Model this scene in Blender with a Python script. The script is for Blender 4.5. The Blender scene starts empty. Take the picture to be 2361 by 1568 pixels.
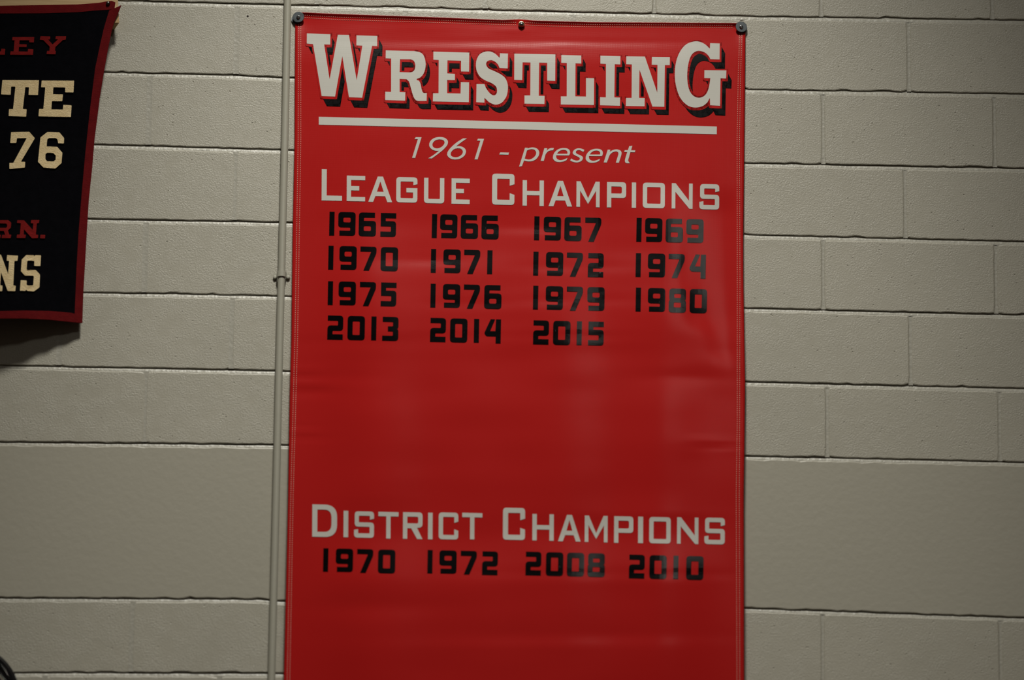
import bpy, bmesh, math, random
from mathutils import Vector, Matrix, noise
from mathutils.geometry import tessellate_polygon

random.seed(7)
S = bpy.context.scene
COL = S.collection

# ------------------------------------------------------------------ camera
# the gym wall is the plane y = 0, seen from the floor through a long lens
ZC = 7.0                                   # height of the picture centre on the wall
FPX, YAW, PITCH, ROLL = 13000.0, 0.018246, 0.402559, 0.015653
X0, Z0, DIST = -0.058371, -0.0023, 13.4513
fwd = Vector((math.sin(YAW)*math.cos(PITCH), math.cos(YAW)*math.cos(PITCH), math.sin(PITCH)))
rgt = Vector((math.cos(YAW), -math.sin(YAW), 0))
upv = rgt.cross(fwd)
CR = rgt*math.cos(ROLL) + upv*math.sin(ROLL)
CU = -rgt*math.sin(ROLL) + upv*math.cos(ROLL)
CP = Vector((X0, 0, Z0 + ZC)) - fwd*DIST
cam = bpy.data.cameras.new('camera')
cam.sensor_width = 36.0
cam.lens = FPX*36.0/2361.0
cam.clip_end = 200
cam.dof.use_dof = True
cam.dof.aperture_fstop = 1.9
co = bpy.data.objects.new('camera', cam)
M = Matrix((CR, CU, -fwd)).transposed().to_4x4()
M.translation = CP
co.matrix_world = M
COL.objects.link(co)
S.camera = co


def P(px, py, d=0.0):
    """point seen at (px, py) lying d metres in front of the wall plane"""
    v = fwd*FPX + CR*(px - 1180.5) - CU*(py - 784.0)
    t = (-d - CP.y)/v.y
    return CP + v*t


cam.dof.focus_distance = (P(1180, 170) - CP).dot(fwd)

# ------------------------------------------------------------------ world, lamps, exposure
w = bpy.data.worlds.new('gym_air')
S.world = w
w.use_nodes = True
w.node_tree.nodes['Background'].inputs[0].default_value = (1.0, 0.80, 0.66, 1)
w.node_tree.nodes['Background'].inputs[1].default_value = 0.022


def area(name, loc, target, sx, sy, power, color=(1.0, 0.955, 0.86), spread=180):
    l = bpy.data.lights.new(name, 'AREA')
    l.shape = 'RECTANGLE'; l.size = sx; l.size_y = sy
    l.energy = power; l.color = color; l.spread = math.radians(spread)
    o = bpy.data.objects.new(name, l)
    o.location = loc
    o.rotation_euler = (Vector(target) - Vector(loc)).to_track_quat('-Z', 'Y').to_euler()
    COL.objects.link(o)
    return o


l = bpy.data.lights.new('ceiling_lamp', 'SPOT')
l.energy = 1180; l.color = (1.0, 0.972, 0.885); l.shadow_soft_size = .42
l.spot_size = math.radians(37); l.spot_blend = 1.0
lo = bpy.data.objects.new('ceiling_lamp', l)
lo.location = (-.22, -3.4, ZC + 4.75)
lo.rotation_euler = (Vector((-.13, 0, ZC - .42)) - lo.location).to_track_quat('-Z', 'Y').to_euler()
COL.objects.link(lo)
area('far_ceiling_lamp', (2.45, -8.0, ZC + 4.75), (0.1, 0, ZC), 1.0, .9, 36)

S.view_settings.view_transform = 'Standard'
S.view_settings.look = 'None'
S.view_settings.exposure = 0.0
S.view_settings.gamma = 1.0
S.view_settings.use_curve_mapping = False


# ------------------------------------------------------------------ materials
def new_mat(name):
    m = bpy.data.materials.new(name)
    m.use_nodes = True
    nt = m.node_tree
    b = nt.nodes['Principled BSDF']
    return m, nt, b


def add(nt, t, **kw):
    n = nt.nodes.new(t)
    for k, v in kw.items():
        setattr(n, k, v)
    return n


def coords(nt):
    return add(nt, 'ShaderNodeNewGeometry').outputs['Position']


def noise_tex(nt, scale, detail=2.0, rough=0.5, vec=None):
    n = add(nt, 'ShaderNodeTexNoise')
    n.inputs['Scale'].default_value = scale
    n.inputs['Detail'].default_value = detail
    n.inputs['Roughness'].default_value = rough
    nt.links.new(vec if vec is not None else coords(nt), n.inputs['Vector'])
    return n


def bump(nt, height, dist, strength=1.0, normal=None):
    n = add(nt, 'ShaderNodeBump')
    n.inputs['Strength'].default_value = strength
    n.inputs['Distance'].default_value = dist
    nt.links.new(height, n.inputs['Height'])
    if normal is not None:
        nt.links.new(normal, n.inputs['Normal'])
    return n.outputs['Normal']


def mapr(nt, v, a, b, c, d):
    n = add(nt, 'ShaderNodeMapRange')
    n.inputs[1].default_value = a; n.inputs[2].default_value = b
    n.inputs[3].default_value = c; n.inputs[4].default_value = d
    nt.links.new(v, n.inputs[0])
    return n.outputs[0]


def mixc(nt, f, c1, c2):
    n = add(nt, 'ShaderNodeMix', data_type='RGBA')
    n.inputs['A'].default_value = (*c1, 1); n.inputs['B'].default_value = (*c2, 1)
    nt.links.new(f, n.inputs['Factor'])
    return n.outputs['Result']


def painted_block():
    m, nt, b = new_mat('painted_block')
    n1 = noise_tex(nt, 3.0, 3)
    nt.links.new(mixc(nt, mapr(nt, n1.outputs[0], .3, .7, 0, 1), (.438, .415, .340), (.474, .448, .368)), b.inputs['Base Color'])
    b.inputs['Roughness'].default_value = 0.36
    b.inputs['Specular IOR Level'].default_value = 0.45
    fine = noise_tex(nt, 270, 3.0, .6)
    big = noise_tex(nt, 22, 2.0)
    amp = mapr(nt, big.outputs[0], .3, .7, .35, 1.0)
    mul = add(nt, 'ShaderNodeMath', operation='MULTIPLY')
    h = mapr(nt, fine.outputs[0], .28, .62, 0, 1)
    nt.links.new(h, mul.inputs[0]); nt.links.new(amp, mul.inputs[1])
    n = bump(nt, mul.outputs[0], .00055, 1.0)
    v = add(nt, 'ShaderNodeTexVoronoi')
    v.inputs['Scale'].default_value = 75
    nt.links.new(coords(nt), v.inputs['Vector'])
    pit = mapr(nt, v.outputs['Distance'], .04, .17, 0, 1)
    vm = add(nt, 'ShaderNodeMath', operation='MULTIPLY')
    sel = mapr(nt, noise_tex(nt, 48, 1).outputs[0], .54, .60, 0, 1)
    inv = add(nt, 'ShaderNodeMath', operation='SUBTRACT'); inv.inputs[0].default_value = 1
    nt.links.new(pit, inv.inputs[1])
    nt.links.new(inv.outputs[0], vm.inputs[0]); nt.links.new(sel, vm.inputs[1])
    neg = add(nt, 'ShaderNodeMath', operation='MULTIPLY'); neg.inputs[1].default_value = -1
    nt.links.new(vm.outputs[0], neg.inputs[0])
    n2 = bump(nt, neg.outputs[0], .0011, 1.0, n)
    nt.links.new(n2, b.inputs['Normal'])
    return m


def painted_smooth(name='painted_smooth', c=(.432, .408, .332), rough=.4, amt=.0005, scale=60):
    m, nt, b = new_mat(name)
    b.inputs['Base Color'].default_value = (*c, 1)
    b.inputs['Roughness'].default_value = rough
    b.inputs['Specular IOR Level'].default_value = 0.4
    n = noise_tex(nt, scale, 2)
    nt.links.new(bump(nt, n.outputs[0], amt), b.inputs['Normal'])
    return m


def vinyl(name, c, rough, c2=None, weave=.00012, spec=.5):
    m, nt, b = new_mat(name)
    if c2:
        n1 = noise_tex(nt, 2.2, 2)
        nt.links.new(mixc(nt, mapr(nt, n1.outputs[0], .3, .7, 0, 1), c, c2), b.inputs['Base Color'])
    else:
        b.inputs['Base Color'].default_value = (*c, 1)
    b.inputs['Roughness'].default_value = rough
    b.inputs['Specular IOR Level'].default_value = spec
    pos = coords(nt)
    hs = []
    for ax in ('X', 'Z'):
        wv = add(nt, 'ShaderNodeTexWave', wave_type='BANDS', bands_direction=ax)
        wv.inputs['Scale'].default_value = 120
        wv.inputs['Distortion'].default_value = .6
        wv.inputs['Detail'].default_value = 1
        nt.links.new(pos, wv.inputs['Vector'])
        hs.append(wv.outputs['Fac'])
    ad = add(nt, 'ShaderNodeMath', operation='ADD')
    nt.links.new(hs[0], ad.inputs[0]); nt.links.new(hs[1], ad.inputs[1])
    nt.links.new(bump(nt, ad.outputs[0], weave), b.inputs['Normal'])
    return m


def felt(name, c, c2, rough=.95, sheen=.15, amt=.0008):
    m, nt, b = new_mat(name)
    n1 = noise_tex(nt, 55, 4, .6)
    nt.links.new(mixc(nt, mapr(nt, n1.outputs[0], .35, .65, 0, 1), c, c2), b.inputs['Base Color'])
    b.inputs['Roughness'].default_value = rough
    b.inputs['Specular IOR Level'].default_value = .02
    b.inputs['Sheen Weight'].default_value = sheen
    n = noise_tex(nt, 320, 3)
    nt.links.new(bump(nt, n.outputs[0], amt), b.inputs['Normal'])
    return m


def plain(name, c, rough, metal=0.0, spec=.5):
    m, nt, b = new_mat(name)
    n = noise_tex(nt, 90, 2)
    b.inputs['Base Color'].default_value = (*c, 1)
    nt.links.new(mapr(nt, n.outputs[0], .3, .7, rough*.8, min(1, rough*1.2)), b.inputs['Roughness'])
    b.inputs['Metallic'].default_value = metal
    b.inputs['Specular IOR Level'].default_value = spec
    return m


def wood_mat():
    m, nt, b = new_mat('raw_pine')
    mp = add(nt, 'ShaderNodeMapping')
    mp.inputs['Scale'].default_value = (1.5, 30, 30)
    nt.links.new(coords(nt), mp.inputs['Vector'])
    n = noise_tex(nt, 3.0, 5, .6, mp.outputs[0])
    nt.links.new(mixc(nt, mapr(nt, n.outputs[0], .35, .65, 0, 1), (.66, .47, .23), (.50, .32, .13)), b.inputs['Base Color'])
    b.inputs['Roughness'].default_value = .55
    return m


M_BLOCK = painted_block()
M_SMOOTH = painted_smooth()
M_MORTAR = painted_smooth('painted_mortar', (.46, .442, .375), .36, .0011, 120)
M_PIPE = painted_smooth('painted_pipe', (.44, .425, .35), .4, .0002, 60)
M_RED = vinyl('red_vinyl', (.490, .0130, .0120), .24, (.515, .0155, .0140), .00003, .11)
M_WHITE = vinyl('white_print', (.65, .635, .58), .26, None, .00003, .13)
M_BLACKP = vinyl('black_print', (.0060, .0060, .0065), .26, None, .00003, .10)
M_STICK = vinyl('black_cut_vinyl', (.0030, .0030, .0034), .15, None, .00004, .27)
M_THREAD = plain('pink_thread', (.75, .26, .20), .6)
M_FELT = felt('navy_black_felt', (.0030, .0030, .0042), (.0042, .0040, .0055), sheen=0)
M_REDFELT = felt('red_felt', (.24, .015, .014), (.19, .012, .012), sheen=.05)
M_BIND = felt('red_binding', (.155, .009, .0105), (.125, .0075, .009), sheen=.05)
M_CREAM = felt('cream_felt', (.93, .74, .43), (.82, .63, .34), sheen=.1, amt=.0015)
M_WOOD = wood_mat()
M_WASHER = plain('dull_zinc', (.115, .13, .14), .42, .75)
M_SCREW = plain('steel_screw', (.28, .28, .28), .22, .95)
M_BRASS = plain('brass_grommet', (.36, .30, .17), .25, .95)
M_NAIL = plain('dark_screw', (.16, .16, .15), .25, 1.0)
M_DARK = plain('dark_gloss', (.012, .012, .013), .18, .0)
M_CHROME = plain('chrome', (.45, .44, .42), .12, 1.0)
M_HOLE_SHADE = plain('hole_shade_black', (.03, .02, .015), .9)
M_FLOOR = plain('maple_floor', (.42, .27, .13), .35)


# ------------------------------------------------------------------ object helpers
def link(name, me, mat, parent=None, smooth=False):
    if parent is not None:
        me.transform(Matrix.Translation(-Vector(parent['_o'])) if '_o' in parent.keys() else Matrix())
    me.materials.append(mat)
    if smooth:
        for p in me.polygons:
            p.use_smooth = True
    o = bpy.data.objects.new(name, me)
    COL.objects.link(o)
    if parent is not None:
        o.parent = parent
    return o


def link_bm(name, bm, mat, parent=None, smooth=False):
    me = bpy.data.meshes.new(name)
    bm.to_mesh(me); bm.free()
    return link(name, me, mat, parent, smooth)


def link_py(name, vs, fs, mat, parent=None, smooth=False):
    me = bpy.data.meshes.new(name)
    me.from_pydata([tuple(v) for v in vs], [], fs)
    me.update()
    return link(name, me, mat, parent, smooth)


def thing(name, loc, label, cat, group=None):
    o = bpy.data.objects.new(name, None)
    o.location = loc
    o.empty_display_size = .05
    COL.objects.link(o)
    o['_o'] = tuple(loc)
    o['label'] = label; o['category'] = cat
    if group:
        o['group'] = group
    return o


def lerp_list(pts, x):
    if x <= pts[0][0]:
        (a, ya), (b, yb) = pts[0], pts[1]
    elif x >= pts[-1][0]:
        (a, ya), (b, yb) = pts[-2], pts[-1]
    else:
        for i in range(len(pts)-1):
            if pts[i][0] <= x <= pts[i+1][0]:
                (a, ya), (b, yb) = pts[i], pts[i+1]
                break
    return ya + (yb-ya)*(x-a)/(b-a)


def clamp_list(pts, x):
    if x <= pts[0][0]: return pts[0][1]
    if x >= pts[-1][0]: return pts[-1][1]
    for i in range(len(pts)-1):
        if pts[i][0] <= x <= pts[i+1][0]:
            t = (x-pts[i][0])/(pts[i+1][0]-pts[i][0])
            t = t*t*(3-2*t)
            return pts[i][1] + (pts[i+1][1]-pts[i][1])*t


# ------------------------------------------------------------------ wall
def box_mesh(x0, x1, y0, y1, z0, z1):
    vs = [(x, y, z) for z in (z0, z1) for y in (y0, y1) for x in (x0, x1)]
    fs = [(0, 2, 3, 1), (4, 5, 7, 6), (0, 1, 5, 4), (2, 6, 7, 3), (0, 4, 6, 2), (1, 3, 7, 5)]
    return vs, fs


vs, fs = box_mesh(-6, 6, .0058, .25, 0, 11.5)
wall = link_py('wall_back', vs, fs, M_MORTAR)
wall['kind'] = 'structure'
vs, fs = box_mesh(-6, 6, -16, .25, -.1, 0)
floor = link_py('floor', vs, fs, M_FLOOR)
floor['kind'] = 'structure'

# measured dark upper line of every bed joint
BED = {
    -3: [(0, -508), (2361, -458)], -2: [(0, -340), (2361, -290)], -1: [(0, -172), (2361, -122)],
    0: [(273, 1), (652, 10.5), (1195, 24), (1720, 37), (2361, 47)],
    1: [(240, 166), (545, 173), (640, 178), (1720, 206), (2361, 217)],
    2: [(220, 333), (640, 345), (1717, 376), (2361, 388)],
    3: [(205, 504), (640, 512), (1716, 541), (2361, 557)],
    4: [(195, 674), (640, 682), (1716, 710), (2361, 726)],
    5: [(0, 842), (640, 855), (1716, 880), (2361, 896)],
    6: [(0, 1018.5), (640, 1025), (1716, 1051), (2361, 1066)],
    8: [(0, 1378), (600, 1381), (652, 1386), (1722, 1402), (2361, 1424)],
    9: [(0, 1551), (640, 1552), (1722, 1577), (2361, 1600)],
    10: [(0, 1727), (640, 1729), (2361, 1776)], 11: [(0, 1904), (2361, 1953)],
}
odd = [-641, -248, 138, 542, 934, 1322, 1710, 2095, 2492, 2892]
even = [-446, -52, 340, 732, 1120, 1508, 1896, 2293, 2690, 3085]
HEAD = {}
for r in range(-2, 12):
    base = odd if r % 2 else even
    HEAD[r] = list(base)
HEAD[1][3], HEAD[1][7] = 546, 2095
HEAD[2][2], HEAD[2][6], HEAD[2][7] = 344, 1898, 2293
HEAD[3][7] = 2087
HEAD[4][2], HEAD[4][6], HEAD[4][7] = 335, 1898, 2296
HEAD[5][3], HEAD[5][7] = 535, 2099
HEAD[6][2], HEAD[6][6], HEAD[6][7] = 335, 1907, 2305
HEAD[8][2], HEAD[8][6], HEAD[8][7] = 305, 1897, 2307
HEAD[9] = [v-37 for v in odd]
HEAD[0][6], HEAD[0][7] = 1893, 2287


def lean(x):
    return -.021 + (x-650)*.0000207


def nz(a, b, s=1.0):
    return noise.noise(Vector((a, b, 3.1)))*s


def make_block(x0, x1, top, bot, ym, name, mat, key, rag=1.0, dz=None):
    """block face between bed curves, x0..x1 at mid height ym"""
    fx0 = lambda y: x0 + lean(x0)*(y-ym)
    fx1 = lambda y: x1 + lean(x1)*(y-ym)
    n = max(4, int((x1-x0)/14))
    outer = []
    for i in range(n+1):
        x = x0 + (x1-x0)*i/n
        y = top(x) + 7.6 + nz(x*.035, key*7.3, 1.7*rag) + nz(x*.13, key*3.3, 1.0*rag)
        outer.append((fx0(y) if i == 0 else fx1(y) if i == n else x + lean(x)*(y-ym), y))
    m = 8
    yb1 = bot(x1) - .8; yt1 = outer[-1][1]
    for i in range(1, m):
        y = yt1 + (yb1-yt1)*i/m
        outer.append((fx1(y) + nz(y*.06, key*5.1+x1, .9*rag), y))
    for i in range(n, -1, -1):
        x = x0 + (x1-x0)*i/n
        y = bot(x) - .8 + nz(x*.035, key*9.7+50, 1.6*rag) + nz(x*.15, key*2.9, 1.0*rag)
        if noise.noise(Vector((x*.021, key*1.9, 8))) > .42:
            y -= 2.2
        outer.append((fx0(y) if i == 0 else fx1(y) if i == n else x + lean(x)*(y-ym), y))
    yb0 = bot(x0) - .8; yt0 = outer[0][1]
    for i in range(1, m):
        y = yb0 + (yt0-yb0)*i/m
        outer.append((fx0(y) + nz(y*.06, key*4.1+x0, .9*rag), y))
    # rounded corners
    cx = sum(p[0] for p in outer)/len(outer); cy = sum(p[1] for p in outer)/len(outer)
    for idx in (0, n, n+m, 2*n+m):
        px, py = outer[idx % len(outer)]
        outer[idx % len(outer)] = (px + (1.8 if px < cx else -1.8), py + (1.6 if py < cy else -1.6))
    d0 = random.uniform(-.0006, .0006) if dz is None else dz
    rings = []
    for ins, d in ((2.6, d0), (.8, d0-.0008), (0, d0-.0022), (0, -.012)):
        ring = []
        for (px, py) in outer:
            qx = px + max(-ins, min(ins, (cx-px)*.2))
            qy = py + max(-ins, min(ins, (cy-py)*.2))
            ring.append(P(qx, qy, d))
        rings.append(ring)
    k = len(outer)
    V = [p for r in rings for p in r]
    F = [tuple(range(k))]
    for a in range(3):
        for i in range(k):
            j = (i+1) % k
            F.append((a*k+j, a*k+i, (a+1)*k+i, (a+1)*k+j))
    return link_py(name, V, F, mat, wall)


HV, HF = [], []                                        # head mortar


def head_strip(x, top, bot, ym, d, w=5.0):
    n = 8
    b0 = len(HV)
    for i in range(n+1):
        yt, yb = top(x)+7, bot(x)-(3.0 if x < 1400 else 1.2)
        y = yt + (yb-yt)*i/n
        xx = x + lean(x)*(y-ym)
        for k in (-1, -.5, 0, .5, 1):
            dd = d - (.0003 if x < 1400 else .0010)*(1-k*k) + nz(y*.05, x, .0002)
            HV.append(P(xx + k*w, y, dd))
    for i in range(n):
        for k in range(4):
            a = b0 + i*5 + k
            HF.append((a, a+5, a+6, a+1))


for r in (-2, -1, 0, 1, 2, 3, 4, 5, 6, 8, 9, 10, 11):
    up = -3 if r == -2 else (r-1 if r != 8 else 8)
    if r == 8:
        tc, bc = BED[8], BED[9]
    elif r == 9:
        tc, bc = BED[9], BED[10]
    elif r == 10:
        tc, bc = BED[10], BED[11]
    elif r == 11:
        continue
    else:
        tc, bc = BED[r-1], BED[r]
    top = lambda x, c=tc: lerp_list(c, x)
    bot = lambda x, c=bc: lerp_list(c, x)
    hs = HEAD[r]
    for i in range(len(hs)-1):
        xa, xb = hs[i], hs[i+1]
        ym = (top((xa+xb)/2)+bot((xa+xb)/2))/2
        hw = 3.0 if xa > 1400 else 1.4
        make_block(xa+hw, xb-hw, top, bot, ym, 'block', M_BLOCK, r*13.7+i*1.7)
    for x in hs:
        ym = (top(x)+bot(x))/2
        head_strip(x, top, bot, ym, .0003 if x < 1400 else -.0014, 6.5 if x < 1400 else 5.0)
for bi, c in BED.items():                              # bed mortar: struck joints, deep at the top, flush below
    x = -640
    b0 = len(HV); cnt = 0
    while x <= 3080:
        yy = lerp_list(c, x)
        dj = nz(x*.012, bi*5.5, .0008) + nz(x*.06, bi*2.2, .0004)
        for (oy, dd) in ((-2.5, -.0046), (.6, -.0044), (2.6, -.0030), (6.2, -.0013), (9.5, -.0014)):
            HV.append(P(x, yy+oy, dd + (dj if oy > 1 else 0)))
        x += 12; cnt += 1
    for i in range(cnt-1):
        for k in range(4):
            a = b0 + i*5 + k
            HF.append((a, a+1, a+6, a+5))
mo = link_py('mortar', HV, HF, M_MORTAR, wall, True)
mo['kind'] = 'stuff'
# the deep smooth course: two plain lengths meeting behind the banner
top = lambda x: lerp_list(BED[6], x)
bot = lambda x: lerp_list(BED[8], x)
make_block(-640, 1105, top, bot, 1200, 'smooth_course', M_SMOOTH, 77.7, 1.5, .0003)
make_block(1113, 3080, top, bot, 1200, 'smooth_course', M_SMOOTH, 88.1, 1.5, .0001)


def disc_stack(cx, cy, rings, mat, name, parent, seg=28, hub=True, tilt=(0, 0), asp=None):
    """lathe about the wall normal: rings = [(radius px, depth m)] from wall to front"""
    c = P(cx, cy, 0)
    mpp = (P(cx+1, cy, 0)-P(cx, cy, 0)).length
    V, F = [], []
    for (r, d) in rings:
        q = P(cx, cy, rings[-1][1])
        for i in range(seg):
            a = 2*math.pi*i/seg
            dx, dz = math.cos(a)*r*mpp, math.sin(a)*r*mpp
            dep = d + tilt[0]*dx + tilt[1]*dz
            V.append(Vector((q.x+dx, -dep, q.z+dz)))
    n = len(rings)
    for k in range(n-1):
        for i in range(seg):
            j = (i+1) % seg
            F.append((k*seg+i, k*seg+j, (k+1)*seg+j, (k+1)*seg+i))
    F.append(tuple((n-1)*seg+i for i in range(seg)))
    return link_py(name, V, F, mat, parent)


disc_stack(571, 37, [(2.6, .0002), (2.3, .0008), (.4, .0009)], M_HOLE_SHADE, 'anchor_hole_shade', wall, 12)  # thin dark disc on the block face, coloured as the shade inside an anchor hole


# ------------------------------------------------------------------ shape tools (2D, picture frame of the wall)
def catmull(pts, n=6):
    out = []
    m = len(pts)
    for i in range(m-1):
        p0 = pts[max(0, i-1)]; p1 = pts[i]; p2 = pts[i+1]; p3 = pts[min(m-1, i+2)]
        for k in range(n):
            t = k/n
            out.append(tuple(.5*((2*p1[a]) + (-p0[a]+p2[a])*t + (2*p0[a]-5*p1[a]+4*p2[a]-p3[a])*t*t
                                 + (-p0[a]+3*p1[a]-3*p2[a]+p3[a])*t**3) for a in (0, 1)))
    out.append(tuple(pts[-1]))
    return out


def outline(items):
    """items: points, or lists of points to be run through smoothly"""
    out = []
    for it in items:
        out += catmull(it) if isinstance(it, list) else [it]
    return out


def Zm(ox, oy, s):
    return lambda pts: [(ox+p[0]/s, oy+p[1]/s) for p in pts]


def rounded(pts, seg=4):
    """pts: (x, y[, r]) polygon with corner radii"""
    out = []
    n = len(pts)
    for i in range(n):
        p = pts[i]
        r = p[2] if len(p) > 2 else 0
        if not r:
            out.append((p[0], p[1])); continue
        a = Vector(pts[i-1][:2]); b = Vector(p[:2]); c = Vector(pts[(i+1) % n][:2])
        u = (a-b); v = (c-b)
        r1 = min(r, u.length*.5); r2 = min(r, v.length*.5)
        u.normalize(); v.normalize()
        q0 = b+u*r1; q1 = b+v*r2
        for k in range(seg+1):
            t = k/seg
            q = q0*(1-t)**2 + b*2*t*(1-t) + q1*t*t
            out.append((q.x, q.y))
    return out


def hull(pts):
    pts = sorted(set((round(p[0], 5), round(p[1], 5)) for p in pts))
    if len(pts) < 3: return pts
    def half(ps):
        h = []
        for p in ps:
            while len(h) > 1 and (h[-1][0]-h[-2][0])*(p[1]-h[-2][1]) - (h[-1][1]-h[-2][1])*(p[0]-h[-2][0]) <= 0:
                h.pop()
            h.append(p)
        return h
    lo = half(pts); hi = half(reversed(pts))
    return lo[:-1]+hi[:-1]


def minkowski(loops, pen):
    """list of simple polygons whose union is the shape widened by the convex pen"""
    res = [loops]
    for lp in loops:
        n = len(lp)
        for i in range(n):
            a, b = lp[i], lp[(i+1) % n]
            h = hull([(a[0]+q[0], a[1]+q[1]) for q in pen] + [(b[0]+q[0], b[1]+q[1]) for q in pen])
            if len(h) > 2:
                res.append([h])
    return res


def lay(name, shapes, surf, lift, mat, parent, thick=0.0, cell=16.0):
    """cut flat shapes into cells, lay them on surf (a depth function), lifted; optional thickness"""
    bm = bmesh.new()
    for loops in shapes:
        flat = [p for lp in loops for p in lp]
        vv = [bm.verts.new((p[0], p[1], 0)) for p in flat]
        for t in tessellate_polygon([[Vector((p[0], p[1], 0)) for p in lp] for lp in loops]):
            try:
                bm.faces.new([vv[i] for i in t])
            except ValueError:
                pass
    if cell:
        xs = [v.co.x for v in bm.verts]; ys = [v.co.y for v in bm.verts]
        for ax, lo, hi in ((0, min(xs), max(xs)), (1, min(ys), max(ys))):
            g = math.ceil(lo/cell)*cell
            while g < hi:
                co_ = (g, 0, 0) if ax == 0 else (0, g, 0)
                no_ = (1, 0, 0) if ax == 0 else (0, 1, 0)
                bmesh.ops.bisect_plane(bm, geom=bm.verts[:]+bm.edges[:]+bm.faces[:], plane_co=co_, plane_no=no_, dist=1e-4)
                g += cell
    for f in bm.faces:
        if f.normal.z > 0:
            f.normal_flip()
    bm.normal_update()
    for f in bm.faces:
        f.normal_update()
        if f.normal.z > 0:
            f.normal_flip()
    if thick:
        ext = bmesh.ops.extrude_face_region(bm, geom=bm.faces[:])
        nv = [g for g in ext['geom'] if isinstance(g, bmesh.types.BMVert)]
        for v in nv:
            v.co.z = 1.0
        bot_ = set(nv)
        for v in bm.verts:
            f0 = 0.0 if v in bot_ else 1.0
            p = P(v.co.x, v.co.y, surf(v.co.x, v.co.y) + lift + thick*f0)
            v.co = p
    else:
        for v in bm.verts:
            v.co = P(v.co.x, v.co.y, surf(v.co.x, v.co.y) + lift)
    bmesh.ops.recalc_face_normals(bm, faces=bm.faces) if thick else None
    if not thick:
        for f in bm.faces:
            f.normal_update()
            if f.normal.y > 0:
                f.normal_flip()
    return link_bm(name, bm, mat, parent)


# ------------------------------------------------------------------ red banner
LEFT = [(28, 684), (53, 680.8), (318, 679.5), (540, 675), (780, 672), (900, 668.5), (1140, 664.6), (1568, 654.5), (1790, 650)]
RIGHT = [(40, 1718.5), (75, 1718.7), (320, 1716), (541, 1713.4), (640, 1713.6), (882, 1717.8), (1000, 1716.5), (1140, 1714.5), (1568, 1715.5), (1790, 1716)]
TOPE = [(684, 28), (780, 32), (1017, 40), (1160, 46), (1202, 44.3), (1228, 47), (1364, 51), (1697, 53), (1718, 54)]
BOTY = 1785.0
FOLD = [(1584, 470), (1582, 560), (1582, 640), (1594, 720), (1650, 800), (1700, 880), (1720, 920)]


FY = [(y, x) for x, y in FOLD]


def seg_dist(px, py, pts):
    best = 1e9; tt = 0
    for i in range(len(pts)-1):
        ax, ay = pts[i]; bx, by = pts[i+1]
        vx, vy = bx-ax, by-ay
        t = max(0, min(1, ((px-ax)*vx+(py-ay)*vy)/(vx*vx+vy*vy)))
        dx, dy = px-ax-vx*t, py-ay-vy*t
        d = math.hypot(dx, dy)
        if d < best:
            best = d; sg = 1 if (dx*vy - dy*vx) > 0 else -1
            tt = (i+t)/(len(pts)-1); bd = d*sg
    return bd, tt


def G(x, s):
    return math.exp(-(x/s)**2)


CRE = [(700, 850, 55, 5, .0011), (705, 868, 40, 4, -.0010), (715, 884, 60, 6, .0010), (735, 905, 60, 8, -.0009),
       (700, 992, 45, 5, .0010), (712, 1010, 55, 5, -.0009), (700, 985, 40, 4, -.0008),
       (1655, 1018, 50, 6, .0011), (1640, 1032, 60, 6, -.0011), (1610, 1012, 30, 5, .0007), (1690, 1040, 45, 6, .0008),
       (1180, 70, 60, 9, .0016), (1300, 104, 55, 5, .0009), (1000, 66, 130, 10, .0008), (1120, 96, 260, 9, -.0016),
       (1440, 98, 170, 8, -.0014), (1100, 112, 200, 7, .0008), (860, 70, 90, 14, .0008),
       (1330, 692, 130, 12, -.0018), (1080, 700, 110, 12, -.0014), (1560, 700, 60, 10, -.0010),
       (1330, 615, 130, 12, -.0015), (1210, 525, 90, 12, -.0012), (900, 790, 220, 14, -.0015), (1060, 775, 150, 10, -.0010),
       (820, 870, 90, 16, -.0012), (1570, 870, 120, 16, -.0020), (980, 600, 80, 10, -.0010), (1330, 775, 130, 10, -.0013),
       (1660, 800, 30, 30, -.0012), (700, 905, 70, 12, -.0010),
       (1300, 1322, 260, 12, -.0014), (1560, 1325, 120, 8, -.0012), (900, 1400, 180, 20, -.0014), (1400, 1465, 300, 14, -.0010),
       (1200, 1490, 350, 10, .0008), (900, 1150, 150, 18, .0008), (1500, 1185, 160, 10, .0008), (1290, 975, 60, 3, .0004),
       (1600, 1030, 40, 18, .0009)]


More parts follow.
